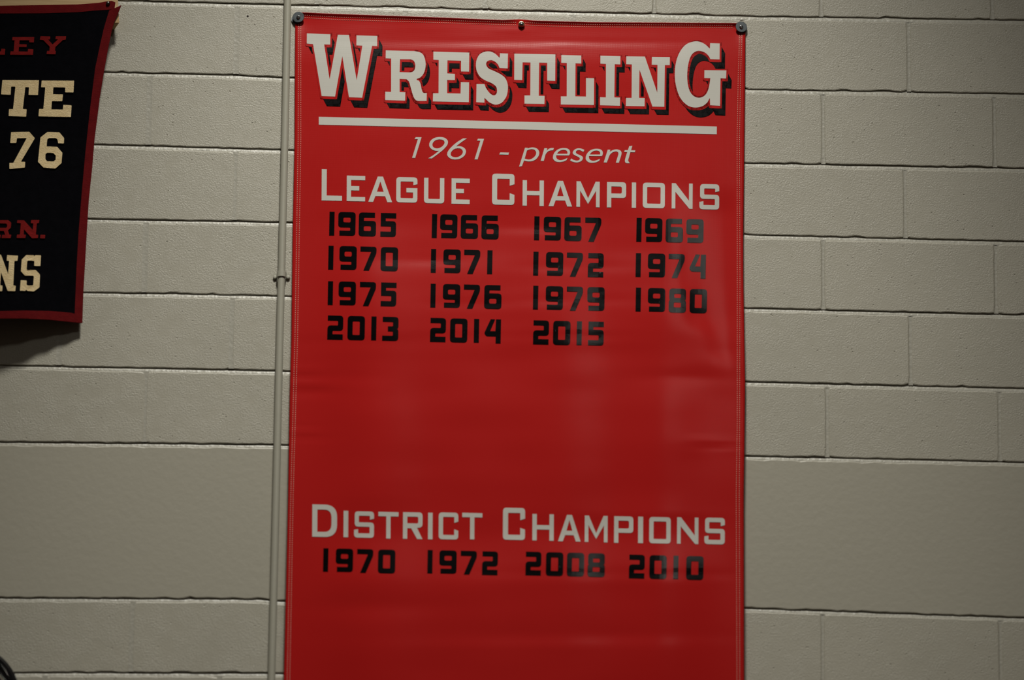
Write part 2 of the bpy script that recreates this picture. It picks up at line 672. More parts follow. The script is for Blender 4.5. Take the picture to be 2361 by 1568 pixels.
def banner_depth(px, py):
    L, R = lerp_list(LEFT, py), lerp_list(RIGHT, py)
    u = (px-L)/(R-L)
    T = lerp_list(TOPE, px)
    e = clamp_list([(50, .0055), (150, .010), (500, .013), (800, .018), (1140, .024), (1568, .029), (1790, .030)], py)
    bulge = clamp_list([(60, 0), (200, .003), (440, .004), (800, .021), (930, .023), (1170, .020), (1230, .019), (1345, .028), (1500, .027), (1790, .02)], py)
    k = max(0, min(1, min(u, 1-u)/.20)); k = k*k*(3-2*k)
    d = e + bulge*k
    # slack vertical waves
    amp = clamp_list([(60, 0), (300, .3), (700, 1), (1100, 1.1), (1250, .75), (1568, .9)], py)
    d += amp*(.0026*math.sin(px*.0160 - .4 + py*.0006) + .0014*math.sin(px*.0295 + 2.2 - py*.0011))
    # slack horizontal ripples
    d += .0003*k*math.sin(py*.079 + px*.0021)*clamp_list([(380, 0), (480, 1), (800, .8), (1000, .4), (1568, .5)], py)
    d += .0016*k*noise.noise(Vector((px*.006, py*.011, 1.7)))
    # curved fold on the right
    if 1380 < px and 400 < py < 1050:
        fx_ = clamp_list(FY, py)
        wv = clamp_list([(420, 0), (500, 1), (700, 1), (800, .7), (930, .0)], py)
        q = (px-fx_)/17.0
        d += wv*(.0068/(1+math.exp(max(-30, min(30, q)))) - .0068)*(1-G(px-1718, 30)) + wv*.0065*G(px-fx_+25, 100)
        d += .0008*wv*noise.noise(Vector((px*.03, py*.02, 9.1)))*G(q, 2.2)
    for (cx, cy, sx, sy, a) in CRE:
        dx = (px-cx)/sx; dy = (py-cy)/sy
        if abs(dx) < 2.6 and abs(dy) < 2.6:
            d += (.35 if cy < 120 else .7)*a*math.exp(-dx*dx-dy*dy)
    # pinned corners and middle, top hem leaning forward
    d -= .003*G(px-687, 30)*G(py-40, 26) + .003*G(px-1709, 30)*G(py-62, 26)
    below = py - T
    if below < 9:
        d += .0058*(1-max(0, below)/9.0)*(1 - G(px-1202, 18)*.7)
    # stitched hems are two layers thick
    for q in (px-L-12, R-12-px):
        d += .0006/(1+math.exp(max(-30, min(30, q*1.5)))) if q < 18 else 0
    return d


def cached(f):
    mem = {}
    def g(x, y):
        k = (round(x, 2), round(y, 2))
        if k not in mem:
            mem[k] = f(x, y)
        return mem[k]
    return g


bd = cached(banner_depth)
root = P(1200, 60, 0.0)
banner = thing('banner', (root.x, 0, root.z), 'large red vinyl banner with white headings and black year numerals, bolted to block wall', 'banner')
NX, NY = 170, 240
V, F = [], []
for j in range(NY+1):
    t = j/NY
    for i in range(NX+1):
        s = i/NX
        py0 = 40 + (BOTY-40)*t
        L, R = lerp_list(LEFT, py0), lerp_list(RIGHT, py0)
        px = L + (R-L)*s
        tp = lerp_list(TOPE, px)
        # rows squeeze under the top edge
        py = tp + (BOTY-tp)*(t**1.35)
        L, R = lerp_list(LEFT, py), lerp_list(RIGHT, py)
        px = L + (R-L)*s
        V.append(P(px, py, bd(px, py)))
W_ = NX+1
n0 = len(V)
for j in range(NY):
    for i in range(NX):
        a = j*W_+i
        F.append((a, a+W_, a+W_+1, a+1))
V += [Vector((v.x, v.y+.0009, v.z)) for v in V]
for j in range(NY):
    for i in range(NX):
        a = n0+j*W_+i
        F.append((a, a+1, a+W_+1, a+W_))
edge = [i for i in range(W_)] + [j*W_+NX for j in range(1, NY+1)] + [NY*W_+i for i in range(NX-1, -1, -1)] + [j*W_ for j in range(NY-1, 0, -1)]
for k in range(len(edge)):
    a, b = edge[k], edge[(k+1) % len(edge)]
    F.append((a, b, b+n0, a+n0))
link_py('vinyl_sheet', V, F, M_RED, banner, True)

# stitching
SV, SF = [], []


def stitch(pts, w=.8, on=3.6, off=1.4):
    path = []
    for i in range(len(pts)-1):
        (ax, ay), (bx, by) = pts[i], pts[i+1]
        n = max(1, int(math.hypot(bx-ax, by-ay)))
        for k in range(n):
            path.append((ax+(bx-ax)*k/n, ay+(by-ay)*k/n))
    L = 0; i = 0
    step = on+off
    pos = 0.0
    while pos+on < len(path)-1:
        a = path[int(pos)]; b = path[int(pos+on)]
        dx, dy = b[0]-a[0], b[1]-a[1]
        l = math.hypot(dx, dy) or 1
        nx, ny = -dy/l*w, dx/l*w
        b0 = len(SV)
        for (q, s_) in ((a, 1), (a, -1), (b, -1), (b, 1)):
            x, y = q[0]+nx*s_, q[1]+ny*s_
            SV.append(P(x, y, bd(x, y)+.0006))
        m_ = ((a[0]+b[0])/2, (a[1]+b[1])/2)
        SV.append(P(m_[0], m_[1], bd(*m_)+.0012))
        SF.extend([(b0, b0+1, b0+4), (b0+1, b0+2, b0+4), (b0+2, b0+3, b0+4), (b0+3, b0, b0+4)])
        pos += step


stitch([(702, 35.5), (780, 40), (1017, 47), (1160, 51.5), (1194, 52)])
stitch([(702, 40.8), (780, 45.3), (1017, 52.3), (1160, 56.8), (1194, 57.5)])
stitch([(1211, 52.5), (1262, 54.5), (1364, 57), (1600, 58), (1694, 58.8)])
stitch([(1211, 57.5), (1262, 60), (1364, 62), (1600, 63), (1694, 63.8)])
stitch([(55, 688.5), (320, 687.5), (540, 684), (780, 680), (1140, 670.5), (1568, 662)] and [(688.5, 55), (687.5, 320), (684, 540), (680, 780), (670.5, 1140), (662, 1568), (658, 1770)])
stitch([(693.5, 55), (693.6, 320), (690, 540), (686, 780), (676, 1140), (668, 1568), (664, 1770)])
stitch([(1705.5, 76), (1702, 180), (1699.6, 320), (1700, 640), (1700, 970), (1697.5, 1140), (1700, 1770)])
stitch([(1710.5, 76), (1707.5, 180), (1705, 320), (1706, 640), (1705.3, 970), (1704.5, 1140), (1706, 1770)])
st = link_py('stitching', SV, SF, M_THREAD, banner)
st['kind'] = 'stuff'

# --- title
z4 = Zm(660, 0, 4.372); z5 = Zm(1190, 0, 4.142)
TITLE = [
    (z4, [[(208, 337), (445, 345), (443, 450), (382, 448), (437, 800), (520, 350), (632, 353), (710, 810), (767, 460), (707, 457), (708, 357), (918, 362), (916, 465), (865, 462), (765, 985), (632, 980), (565, 565), (492, 973), (357, 968), (270, 445), (207, 438)]]),
    (z4, [[(1003, 508), [(1290, 515), (1350, 528), (1385, 560), (1403, 620), (1403, 680), (1385, 740), (1352, 780), (1315, 795)], (1315, 807), [(1335, 812), (1352, 840), (1365, 900), (1375, 928), (1388, 938)], (1417, 938), (1415, 1018), [(1330, 1018), (1305, 1008), (1285, 980), (1268, 930), (1250, 865), (1235, 820), (1210, 798)], (1143, 795), (1143, 928), (1200, 930), (1198, 1015), (997, 1008), (998, 925), (1057, 927), (1058, 590), (1002, 588)],
          [(1147, 597), [(1250, 598), (1282, 610), (1298, 640), (1300, 670), (1292, 705), (1270, 725), (1240, 730)], (1143, 727)]]),
    (z4, [[(1483, 520), (1845, 530), (1843, 722), (1762, 720), (1762, 612), (1625, 608), (1623, 740), (1700, 745), (1700, 808), (1622, 806), (1622, 940), (1757, 943), (1760, 828), (1843, 830), (1840, 1030), (1478, 1022), (1480, 940), (1535, 940), (1537, 605), (1483, 602)]]),
    (z4, [[(2150, 585), (2155, 537), (2235, 540), (2232, 690), (2150, 685), [(2135, 650), (2105, 622), (2070, 607), (2035, 612), (2018, 630), (2016, 655), (2040, 690), (2100, 718), (2160, 748), (2205, 785), (2230, 840), (2234, 900), (2220, 970), (2180, 1028), (2140, 1050), (2100, 1054), (2050, 1033), (2018, 1005), (1998, 985)], (1998, 1035), (1915, 1030), (1918, 847), (1998, 848), [(2012, 885), (2035, 920), (2065, 950), (2095, 962), (2118, 945), (2125, 910), (2112, 870), (2070, 838), (2010, 812), (1955, 775), (1922, 720), (1912, 660), (1920, 600), (1950, 548), (2000, 522), (2060, 520), (2110, 545), (2150, 583)]]]),
    (z5, [[(-17, 512), (375, 520), (373, 773), (297, 770), (297, 600), (220, 598), (216, 915), (272, 916), (270, 993), (80, 990), (80, 912), (135, 912), (137, 597), (62, 595), (58, 765), (-18, 762)]]),
    (z5, [[(432, 525), (622, 530), (622, 607), (567, 605), (565, 920), (667, 922), (667, 745), (745, 747), (743, 1003), (427, 998), (427, 920), (483, 920), (484, 602), (431, 600)]]),
    (z5, [[(805, 532), (996, 537), (995, 615), (942, 613), (938, 930), (993, 932), (991, 1010), (802, 1005), (802, 928), (857, 930), (858, 611), (805, 608)]]),
    (z5, [[(1053, 538), (1230, 540), (1348, 885), (1350, 620), (1295, 618), (1297, 543), (1468, 545), (1467, 622), (1420, 622), (1415, 1020), (1302, 1018), (1178, 665), (1175, 935), (1228, 937), (1227, 1015), (1048, 1012), (1050, 935), (1103, 935), (1105, 615), (1052, 613)]]),
    (z5, [[(1850, 465), (1853, 412), (1945, 415), (1943, 568), (1855, 565), [(1843, 540), (1815, 510), (1780, 492), (1735, 486), (1690, 508), (1660, 555), (1640, 640), (1634, 740), (1645, 830), (1670, 890), (1710, 925), (1760, 932), (1808, 905), (1838, 845), (1855, 747)], (1797, 745), (1798, 670), (2008, 672), (2005, 750), (1952, 748), (1947, 1010), (1853, 1005), (1850, 935), [(1825, 980), (1780, 1013), (1710, 1027), (1640, 1008), (1578, 950), (1540, 870), (1519, 770), (1517, 670), (1533, 570), (1570, 485), (1620, 427), (1680, 400), (1740, 396), (1800, 420), (1850, 465)]]]),
]
for li, (zz, loops) in enumerate(TITLE):
    lp = [zz(outline(l)) for l in loops]
    big = li in (0, 8)
    T = (12.0, 23.0) if big else (10.2, 18.3)
    if li == 8:
        T = (12.3, 22.5)
    # the two-tone drop shadow: black extrusion, then a red keyline, then the white letter
    ext = [lp, [[(x+T[0], y+T[1]) for x, y in l] for l in lp]]
    for l in lp:
        for i in range(len(l)):
            a, b = l[i], l[(i+1) % len(l)]
            q = [a, b, (b[0]+T[0], b[1]+T[1]), (a[0]+T[0], a[1]+T[1])]
            ar = sum(q[k][0]*q[(k+1) % 4][1]-q[(k+1) % 4][0]*q[k][1] for k in range(4))
            if abs(ar) > .01:
                ext.append([q])
    lay('letter_shadow', ext, bd, .0007, M_BLACKP, banner, cell=12)
    pen = [(-3.2, -3.0), (4.0, -3.0), (4.0, 6.4), (-1.5, 6.4), (-3.2, 4.0)]
    lay('letter_keyline', minkowski(lp, pen), bd, .0010, M_RED, banner, cell=12)
    lay('title_letter', [lp], bd, .0013, M_WHITE, banner, cell=12)

lay('underline', [[[(735, 269.3), (1652.8, 291.7), (1652.6, 309.5), (735, 287.5)]]], bd, .0007, M_WHITE, banner)

# --- 1961 - present
za = Zm(940, 300, 7.87); zb = Zm(1180, 300, 7.87)
SUB = [
    (za, [[(145, 128), (252, 130), (135, 506), (80, 504), (185, 163), (125, 163)]]),
    (za, [[[(372, 512), (470, 450), (568, 375)], [(568, 375), (510, 375), (450, 355), (405, 315), (390, 265), (408, 205), (460, 155), (530, 130), (610, 126), (680, 145), (725, 190), (728, 240), (705, 290), (640, 360), (540, 440), (438, 514)]],
          [[(575, 168), (510, 182), (465, 220), (448, 265), (465, 308), (510, 330), (565, 328), (620, 300), (660, 255), (668, 215), (640, 180), (575, 168)]]]),
    (za, [[(1005, 150), [(1075, 151), (980, 215), (878, 295)], [(878, 295), (940, 290), (1000, 308), (1045, 345), (1057, 395), (1035, 455), (985, 500), (920, 527), (840, 532), (770, 512), (725, 470), (718, 420), (740, 370), (800, 300), (900, 215), (1005, 150)]],
          [[(905, 330), (845, 345), (795, 390), (780, 435), (800, 475), (860, 493), (920, 485), (975, 450), (1000, 405), (990, 360), (955, 335), (905, 330)]]]),
    (za, [[(1275, 157), (1385, 159), (1268, 533), (1213, 531), (1318, 193), (1258, 191)]]),
    (za, [[(1678, 405), (1840, 408), (1826, 446), (1662, 442)]]),
    (zb, [[(240, 320), (293, 322), (285, 335), [(330, 318), (390, 314), (450, 332), (488, 370), (498, 420), (480, 480), (430, 535), (370, 562), (310, 568), (260, 562), (222, 552)], (185, 652), (133, 662)],
          [(275, 370), [(310, 355), (360, 347), (410, 357), (440, 395), (438, 440), (405, 490), (350, 525), (300, 533), (235, 518)]]]),
    (zb, [[(592, 328), (645, 330), (632, 372), [(670, 340), (715, 325), (765, 326)], (750, 365), [(715, 368), (670, 380), (635, 410), (612, 445), (600, 490)], (580, 560), (524, 558)]]),
    (zb, [[(1035, 460), (805, 458), [(805, 490), (825, 525), (875, 545), (930, 538), (1010, 505)], (993, 545), [(940, 570), (870, 580), (800, 570), (755, 530), (748, 480), (770, 415), (830, 355), (910, 328), (990, 330), (1040, 355), (1058, 400), (1050, 440), (1035, 460)]],
          [(820, 430), (1008, 430), [(1010, 400), (990, 370), (945, 358), (895, 365), (850, 392), (820, 430)]]]),
    (zb, [[(1318, 358), (1298, 395), [(1255, 372), (1215, 362), (1175, 375), (1162, 405), (1185, 432), (1240, 455), (1285, 485), (1288, 520), (1262, 560), (1200, 585), (1140, 583), (1090, 568), (1058, 548)], (1080, 515), [(1120, 540), (1170, 553), (1215, 547), (1235, 520), (1215, 492), (1160, 465), (1115, 435), (1108, 400), (1135, 358), (1190, 333), (1255, 335), (1318, 358)]]]),
    (zb, [[(1630, 473), (1400, 471), [(1400, 503), (1420, 538), (1470, 558), (1525, 551), (1602, 520)], (1587, 558), [(1535, 583), (1465, 593), (1395, 583), (1350, 543), (1342, 493), (1365, 428), (1425, 368), (1505, 341), (1585, 343), (1635, 368), (1652, 413), (1645, 453), (1630, 473)]],
          [(1415, 443), (1602, 443), [(1605, 413), (1585, 383), (1540, 371), (1490, 378), (1445, 405), (1415, 443)]]]),
    (zb, [[(1742, 354), (1790, 356), (1775, 395), [(1820, 368), (1870, 352), (1925, 352), (1975, 375), (1992, 415), (1985, 460)], (1943, 592), (1888, 590), [(1930, 455), (1935, 420), (1915, 392), (1870, 390), (1820, 410), (1782, 445), (1762, 490)], (1724, 588), (1668, 586)]]),
    (zb, [[(2130, 292), (2188, 284), (2165, 366), (2243, 368), (2232, 402), (2152, 400), [(2118, 520), (2112, 555), (2125, 580), (2145, 598)], [(2100, 602), (2065, 590), (2052, 560), (2058, 520)], (2095, 398), (2040, 396), (2050, 364), (2108, 364)]]),
]
for zz, loops in SUB:
    lay('subtitle_letter', [[zz(outline(l)) for l in loops]], bd, .0007, M_WHITE, banner)


# --- small-capital headings in squared lettering
def heading(ch, x0, x1, y0, y1, s, big):
    w_, h = (x1-x0)/s, (y1-y0)/s - .0225*(x1-x0)/s*0
    v = 11.6 if big else 9.9                       # stem
    t = 11.6 if big else 10.0                      # bar
    R_, r_ = (8.0, 2.0)
    c = h/2
    if ch == 'L': return [[(0, 0), (v, 0), (v, h-t), (w_, h-t), (w_, h), (0, h)]]
    if ch == 'E': return [[(0, 0), (w_, 0), (w_, t), (v, t), (v, c-t/2-.5), (w_*.68, c-t/2-.5), (w_*.68, c+t/2-.5), (v, c+t/2-.5), (v, h-t), (w_, h-t), (w_, h), (0, h)]]
    if ch == 'A':
        a = w_*.39; b = w_*.61; k = .62
        f = lambda y: a*(1-y/h)                    # outer left
        g = lambda y: a*(1-y/h) + v*1.08           # inner left
        ya, yb = h*.60, h*.60+t
        return [[(a, 0), (b, 0), (w_, h), (w_-v*1.12, h), (w_-g(yb)-.6, yb), (g(yb)+.6, yb), (v*1.12, h), (0, h)],
                [(w_/2, h*.19), (g(ya)+.4, ya), (w_-g(ya)-.4, ya)]]
    if ch == 'G':
        return [rounded([(0, 0, R_), (w_, 0, R_), (w_, h*.27), (w_-v+.6, h*.31), (w_-v+.6, t, 1), (v, t, r_), (v, h-t, r_), (w_-v, h-t, r_), (w_-v, c+t/2+.8), (w_*.48, c+t/2+.8), (w_*.48, c-t/2+.8), (w_, c-t/2+.8), (w_, h, R_), (0, h, R_)])]
    if ch == 'U':
        return [rounded([(0, 0), (v, 0), (v, h-t, r_), (w_-v, h-t, r_), (w_-v, 0), (w_, 0), (w_, h, R_), (0, h, R_)])]
    if ch == 'C':
        return [rounded([(0, 0, R_), (w_, 0, R_), (w_, h*.33), (w_-v+.6, h*.38), (w_-v+.6, t, 1), (v, t, r_), (v, h-t, r_), (w_-v+.6, h-t, 1), (w_-v+.6, h*.62), (w_, h*.67), (w_, h, R_), (0, h, R_)])]
    if ch == 'H':
        return [[(0, 0), (v, 0), (v, c-t/2), (w_-v, c-t/2), (w_-v, 0), (w_, 0), (w_, h), (w_-v, h), (w_-v, c+t/2), (v, c+t/2), (v, h), (0, h)]]
    if ch == 'M':
        return [[(0, 0), (v*.95, 0), (w_/2, h*.66), (w_-v*.95, 0), (w_, 0), (w_, h), (w_-v*.85, h), (w_-v*.85, h*.36), (w_/2, h*.88), (v*.85, h*.36), (v*.85, h), (0, h)]]
    if ch == 'P':
        return [rounded([(0, 0), (w_, 0, R_), (w_, h*.62, R_), (v, h*.62), (v, h), (0, h)]),
                rounded([(v, t), (w_-v, t, r_+2), (w_-v, h*.62-t, r_+2), (v, h*.62-t)])]
    if ch == 'R':
        return [rounded([(0, 0), (w_, 0, R_), (w_, h*.55, R_), (w_*.72, h*.58), (w_, h), (w_-v*1.25, h), (w_*.42, h*.60), (v, h*.60), (v, h), (0, h)]),
                rounded([(v, t), (w_-v, t, r_+1), (w_-v, h*.58-t, r_+1), (v, h*.58-t)])]
    if ch == 'I': return [[(0, 0), (w_, 0), (w_, h), (0, h)]]
    if ch == 'O':
        return [rounded([(0, 0, R_), (w_, 0, R_), (w_, h, R_), (0, h, R_)]), rounded([(v, t, r_), (w_-v, t, r_), (w_-v, h-t, r_), (v, h-t, r_)])]
    if ch == 'D':
        return [rounded([(0, 0), (w_, 0, w_*.5), (w_, h, w_*.5), (0, h)], 8), rounded([(v, t), (w_-v*1.1, t, w_*.33), (w_-v*1.1, h-t, w_*.33), (v, h-t)], 8)]
    if ch == 'N':
        return [[(0, 0), (v*.9, 0), (w_-v*.85, h*.68), (w_-v*.85, 0), (w_, 0), (w_, h), (w_-v*.75, h), (v*.85, h*.34), (v*.85, h), (0, h)]]
    if ch == 'T': return [[(0, 0), (w_, 0), (w_, t), (w_/2+v/2, t), (w_/2+v/2, h), (w_/2-v/2, h), (w_/2-v/2, t), (0, t)]]
    if ch == 'S':
        return [rounded([(1.5, 0, R_), (w_, 0, R_), (w_, h*.27), (w_-v+.6, h*.31), (w_-v+.6, t, 1), (v+1, t, r_), (v+1, c-t/2, r_), (w_, c-t/2, R_), (w_, h, R_), (0, h, R_), (0, h*.71), (v-.6, h*.68), (v-.6, h-t, 1), (w_-v, h-t, r_), (w_-v, c+t/2, r_), (1.5, c+t/2, R_)])]


# (letter, x0, x1, y_top_at_left, y_bottom_at_left, origin, scale, big)
A_ = (700, 290, 4.293); B_ = (1200, 290, 4.293); C_ = (640, 1140, 3.664); D_ = (1180, 1140, 3.664)
HEADS = [('L', 180, 382, 430, 739, A_, 1), ('E', 428, 610, 493, 745, A_, 0), ('A', 642, 878, 500, 752, A_, 0), ('G', 918, 1127, 507, 757, A_, 0),
         ('U', 1193, 1393, 514, 765, A_, 0), ('E', 1465, 1645, 520, 771, A_, 0), ('C', 1867, 2088, 473, 780, A_, 1),
         ('H', 22, 232, 538, 790, B_, 0), ('A', 280, 512, 543, 795, B_, 0), ('M', 555, 785, 549, 802, B_, 0), ('P', 857, 1047, 556, 807, B_, 0),
         ('I', 1103, 1145, 561, 811, B_, 0), ('O', 1212, 1430, 562, 812, B_, 0), ('N', 1498, 1705, 568, 818, B_, 0), ('S', 1772, 1968, 576, 826, B_, 0),
         ('D', 294, 503, 84, 357, C_, 1), ('I', 558, 597, 138, 361, C_, 0), ('S', 647, 815, 142, 364, C_, 0), ('T', 852, 1022, 147, 371, C_, 0),
         ('R', 1060, 1225, 150, 374, C_, 0), ('I', 1272, 1310, 155, 379, C_, 0), ('C', 1362, 1527, 152, 378, C_, 0), ('T', 1560, 1730, 155, 378, C_, 0),
         ('C', 1905, 2091, 112, 382, C_, 1),
         ('H', 175, 355, 165, 388, D_, 0), ('A', 392, 583, 171, 395, D_, 0), ('M', 617, 810, 178, 401, D_, 0), ('P', 865, 1027, 184, 408, D_, 0),
         ('I', 1068, 1110, 188, 411, D_, 0), ('O', 1162, 1343, 190, 412, D_, 0), ('N', 1397, 1577, 193, 416, D_, 0), ('S', 1628, 1800, 196, 419, D_, 0)]
for ch, x0, x1, y0, y1, (ox, oy, s), big in HEADS:
    X, Y = ox+x0/s, oy+y0/s
    g = [[(X + p[0] - .006*p[1], Y + p[1] + .0225*p[0]) for p in l] for l in heading(ch, x0, x1, y0, y1, s, big)]
    lay('heading_letter', [g], bd, .0007, M_WHITE, banner)

# --- black year numerals (unit: zoomed picture, 172 x 235)
DIG = {
    '1': [[(0, 0), (51, 0), (51, 235), (0, 235)]],
    '9': [[(0, 0, 34), (172, 0, 34), (172, 233, 34), (13, 233), (13, 184), (120, 184, 9), (120, 152, 9), (0, 152, 32)], [(51, 52, 14), (122, 52, 14), (122, 102, 14), (51, 102, 14)]],
    '6': [[(0, 0, 34), (160, 0), (160, 50), (51, 50, 9), (51, 82), (172, 82, 34), (172, 235, 34), (0, 235, 34)], [(51, 133, 14), (121, 133, 14), (121, 183, 14), (51, 183, 14)]],
    '5': [[(2, 0), (155, 0), (155, 51), (52, 51), (52, 80), (155, 80, 34), (155, 235, 34), (0, 235), (0, 184), (104, 184, 9), (104, 132, 9), (2, 132)]],
    '7': [[(0, 0), (160, 0, 28), (160, 62, 20), (88, 238), (33, 238), (107, 50), (0, 50)]],
    '0': [[(0, 0, 36), (172, 0, 36), (172, 238, 36), (0, 238, 36)], [(51, 52, 9), (120, 52, 9), (120, 188, 9), (51, 188, 9)]],
    '2': [[(2, 0), (156, 0, 34), (156, 150, 36), (52, 150, 9), (52, 185), (154, 185), (154, 238), (0, 238), (0, 98, 36), (104, 98, 9), (104, 50, 9), (2, 50)]],
    '3': [[(3, 0), (160, 0, 36), (160, 105, 16), (147, 118), (160, 131, 16), (160, 237, 36), (0, 237), (0, 187), (106, 187, 9), (106, 143, 9), (55, 143), (55, 94), (106, 94, 9), (106, 50, 9), (3, 50)]],
    '4': [[(62, 0), (106, 0), (58, 118), (110, 118), (115, 0), (165, 0), (165, 238), (114, 238), (114, 170), (22, 170, 14), (0, 140, 14)]],
    '8': [[(4, 0, 34), (170, 0, 34), (170, 106, 20), (160, 116), (172, 126, 20), (172, 238, 34), (0, 238, 34), (0, 126, 20), (12, 116), (4, 106, 20)], [(54, 51, 12), (120, 51, 12), (120, 92, 12), (54, 92, 12)], [(51, 138, 12), (121, 138, 12), (121, 187, 12), (51, 187, 12)]],
}
E_ = (700, 620, 4.293); Fz = (1200, 620, 4.293)
YEARS = [
    ('1965', A_, [257, 345, 548, 763], 850), ('1966', A_, [1272, 1353, 1558, 1763], 874), ('1967', B_, [138, 232, 437, 642], 896), ('1969', B_, [1150, 1235, 1440, 1643], 911),
    ('1970', A_, [247, 356, 563, 765], 1187), ('1971', A_, [1262, 1385, 1590, 1820], 1219), ('1972', B_, [129, 254, 460, 670], 1246), ('1974', B_, [1143, 1263, 1468, 1672], 1260),
    ('1975', E_, [242, 348, 558, 766], 121), ('1976', E_, [1258, 1380, 1587, 1790], 146), ('1979', Fz, [127, 252, 460, 663], 166), ('1980', Fz, [1143, 1263, 1470, 1677], 185),
    ('2013', E_, [238, 437, 672, 781], 460), ('2014', E_, [1255, 1452, 1688, 1790], 484), ('2015', Fz, [128, 325, 559, 672], 508),
    ('1970', C_, [387, 493, 673, 850], 454), ('1972', C_, [1268, 1368, 1548, 1730], 469), ('2008', D_, [118, 290, 467, 642], 483), ('2010', D_, [992, 1164, 1366, 1475], 508),
]
for yr, (ox, oy, s), xs, y0 in YEARS:
    k = 1/4.293 if s > 4 else 1/4.293*1.0
    kh = 1.0 if s > 4 else .985
    for ch, x in zip(yr, xs):
        X = ox + x/s; Y = oy + y0/s + .0235*(x-xs[0])/s
        g = []
        for l in DIG[ch]:
            g.append([(X + p[0]*k - .020*p[1]*k, Y + p[1]*k*kh + .0225*p[0]*k) for p in rounded(l)])
        lay('year_digit', [g], bd, .0007, M_STICK, banner, cell=10)


# --- fixings
def fixing(cx, cy, base, r, tilt):
    wsh = disc_stack(cx, cy, [(r, base), (r, base+.0014), (r-.7, base+.0019), (3.6, base+.0019), (3.4, base+.0012)], M_WASHER, 'washer', banner, 40, tilt=tilt)
    disc_stack(cx, cy-.6, [(4.6, base+.0012), (4.6, base+.0030), (3.9, base+.0044), (2.2, base+.0050), (1.4, base+.0046), (.6, base+.0040)], M_SCREW, 'screw', wsh_parent(wsh), 20)


def wsh_parent(w_):
    w_['_o'] = tuple(banner['_o'])
    return w_


b1 = disc_stack(683.5, 44.5, [(11.5, .003), (11.5, .0046)], M_WASHER, 'washer', banner, 40)
fixing(688, 39.5, .0105, 13.4, (.10, .06))
b2 = disc_stack(1711, 65, [(11.8, .003), (11.8, .0050)], M_WASHER, 'washer', banner, 40)
fixing(1709.2, 62, .0105, 13.2, (-.10, .06))
gr = disc_stack(1202.4, 55.5, [(7.3, .0060), (7.4, .0115), (6.8, .0128), (5.2, .0132), (4.4, .0120)], M_BRASS, 'grommet', banner, 28)
gr['_o'] = tuple(banner['_o'])
disc_stack(1202.4, 54.5, [(4.9, .011), (4.9, .0135), (4.0, .0152), (2.0, .0162), (.8, .0164)], M_SCREW, 'screw', gr, 20)

# ------------------------------------------------------------------ conduit
PIPE = [(-520, 673.5), (0, 663.2), (300, 657.3), (540, 651.3), (640, 649), (760, 645.5), (1150, 636.5), (1568, 626), (2050, 614)]


def pipe_x(y):
    return lerp_list(PIPE, y)


pr = P(pipe_x(640), 640, 0)
pipe = thing('conduit', (pr.x, 0, pr.z), 'thin vertical painted metal conduit running down wall left of red banner', 'pipe')


def tube(path, r, mat, name, parent, seg=20, cap=True):
    V, F = [], []
    n = len(path)
    for i, p in enumerate(path):
        a = path[max(0, i-1)]; b = path[min(n-1, i+1)]
        t = (b-a).normalized()
        u = t.cross(Vector((0, 1, 0))).normalized(); v = t.cross(u).normalized()
        for k in range(seg):
            an = 2*math.pi*k/seg
            V.append(p + u*math.cos(an)*r + v*math.sin(an)*r)
    for i in range(n-1):
        for k in range(seg):
            j = (k+1) % seg
            F.append((i*seg+k, i*seg+j, (i+1)*seg+j, (i+1)*seg+k))
    if cap:
        F.append(tuple(range(seg))); F.append(tuple(range((n-1)*seg, n*seg)))
    return link_py(name, V, F, mat, parent, True)


ys = list(range(-520, 2051, 40))
tube([P(pipe_x(y), y, .0100) for y in ys], .0089, M_PIPE, 'tube', pipe)
# two-hole strap
V, F = [], []
cw = P(pipe_x(634), 634, .0100)
prof = []
for a in range(0, 181, 12):
    an = math.radians(a)
    prof.append((math.cos(an)*.0100, .0100 + math.sin(an)*.0098))
prof = [(.0195, .0014), (.0112, .0014), (.0102, .004)] + prof + [(-.0102, .004), (-.0112, .0014), (-.0195, .0014)]
hh = .0072
for k, (dx, dep) in enumerate(prof):
    for dz in (-hh, hh):
        V.append(Vector((cw.x+dx, -dep-.0004, cw.z+dz)))
n = len(prof)
for k in range(n-1):
    F.append((2*k, 2*k+1, 2*k+3, 2*k+2))
me_o = link_py('strap', V, F, M_PIPE, pipe)
sm = me_o.modifiers.new('thick', 'SOLIDIFY'); sm.thickness = .0014; sm.offset = 1
me_o['_o'] = tuple(pipe['_o'])
for sx in (634, 664.3):
    disc_stack(sx, 638.5, [(4.6, .001), (4.6, .0034), (3.6, .0052), (1.4, .0060), (.5, .0058)], M_PIPE, 'screw', me_o, 18)
# small sagging lip under the strap's conduit joint
# ------------------------------------------------------------------ wood batten and felt banner
RE = [(0, 281), (14, 279), (50, 263.5), (71, 257.5), (119, 247.8), (166, 239.5), (225, 230), (320, 218), (386, 212.6), (458, 205), (529, 200.5), (606, 196.2), (677, 192), (744, 190)]
RI = [(0, 262), (23.6, 252), (46, 245), (67, 239), (100, 231.5), (157, 219.5), (252, 207.5), (350, 197), (445, 188.5), (538, 181), (618, 176.5), (719, 172.4), (760, 171)]
TO = [(-600, 24), (0, 13.3), (180, 10), (228, 6.5), (245, 3), (262, 2), (267, 6)]
TI = [(-600, 42), (0, 31), (100, 30.5), (180, 28), (215, 24.5), (250, 22.5), (290, 19)]
BO = [(-600, 730), (0, 734), (57, 734), (115, 737), (163, 742), (190, 744.5)]
BI = [(-600, 712), (0, 717.3), (57, 716), (115, 717), (145, 719.5), (172, 722)]

wr = P(0, 0, 0)
wood = None
bw = bmesh.new()
Zt = P(200, -34, .038)
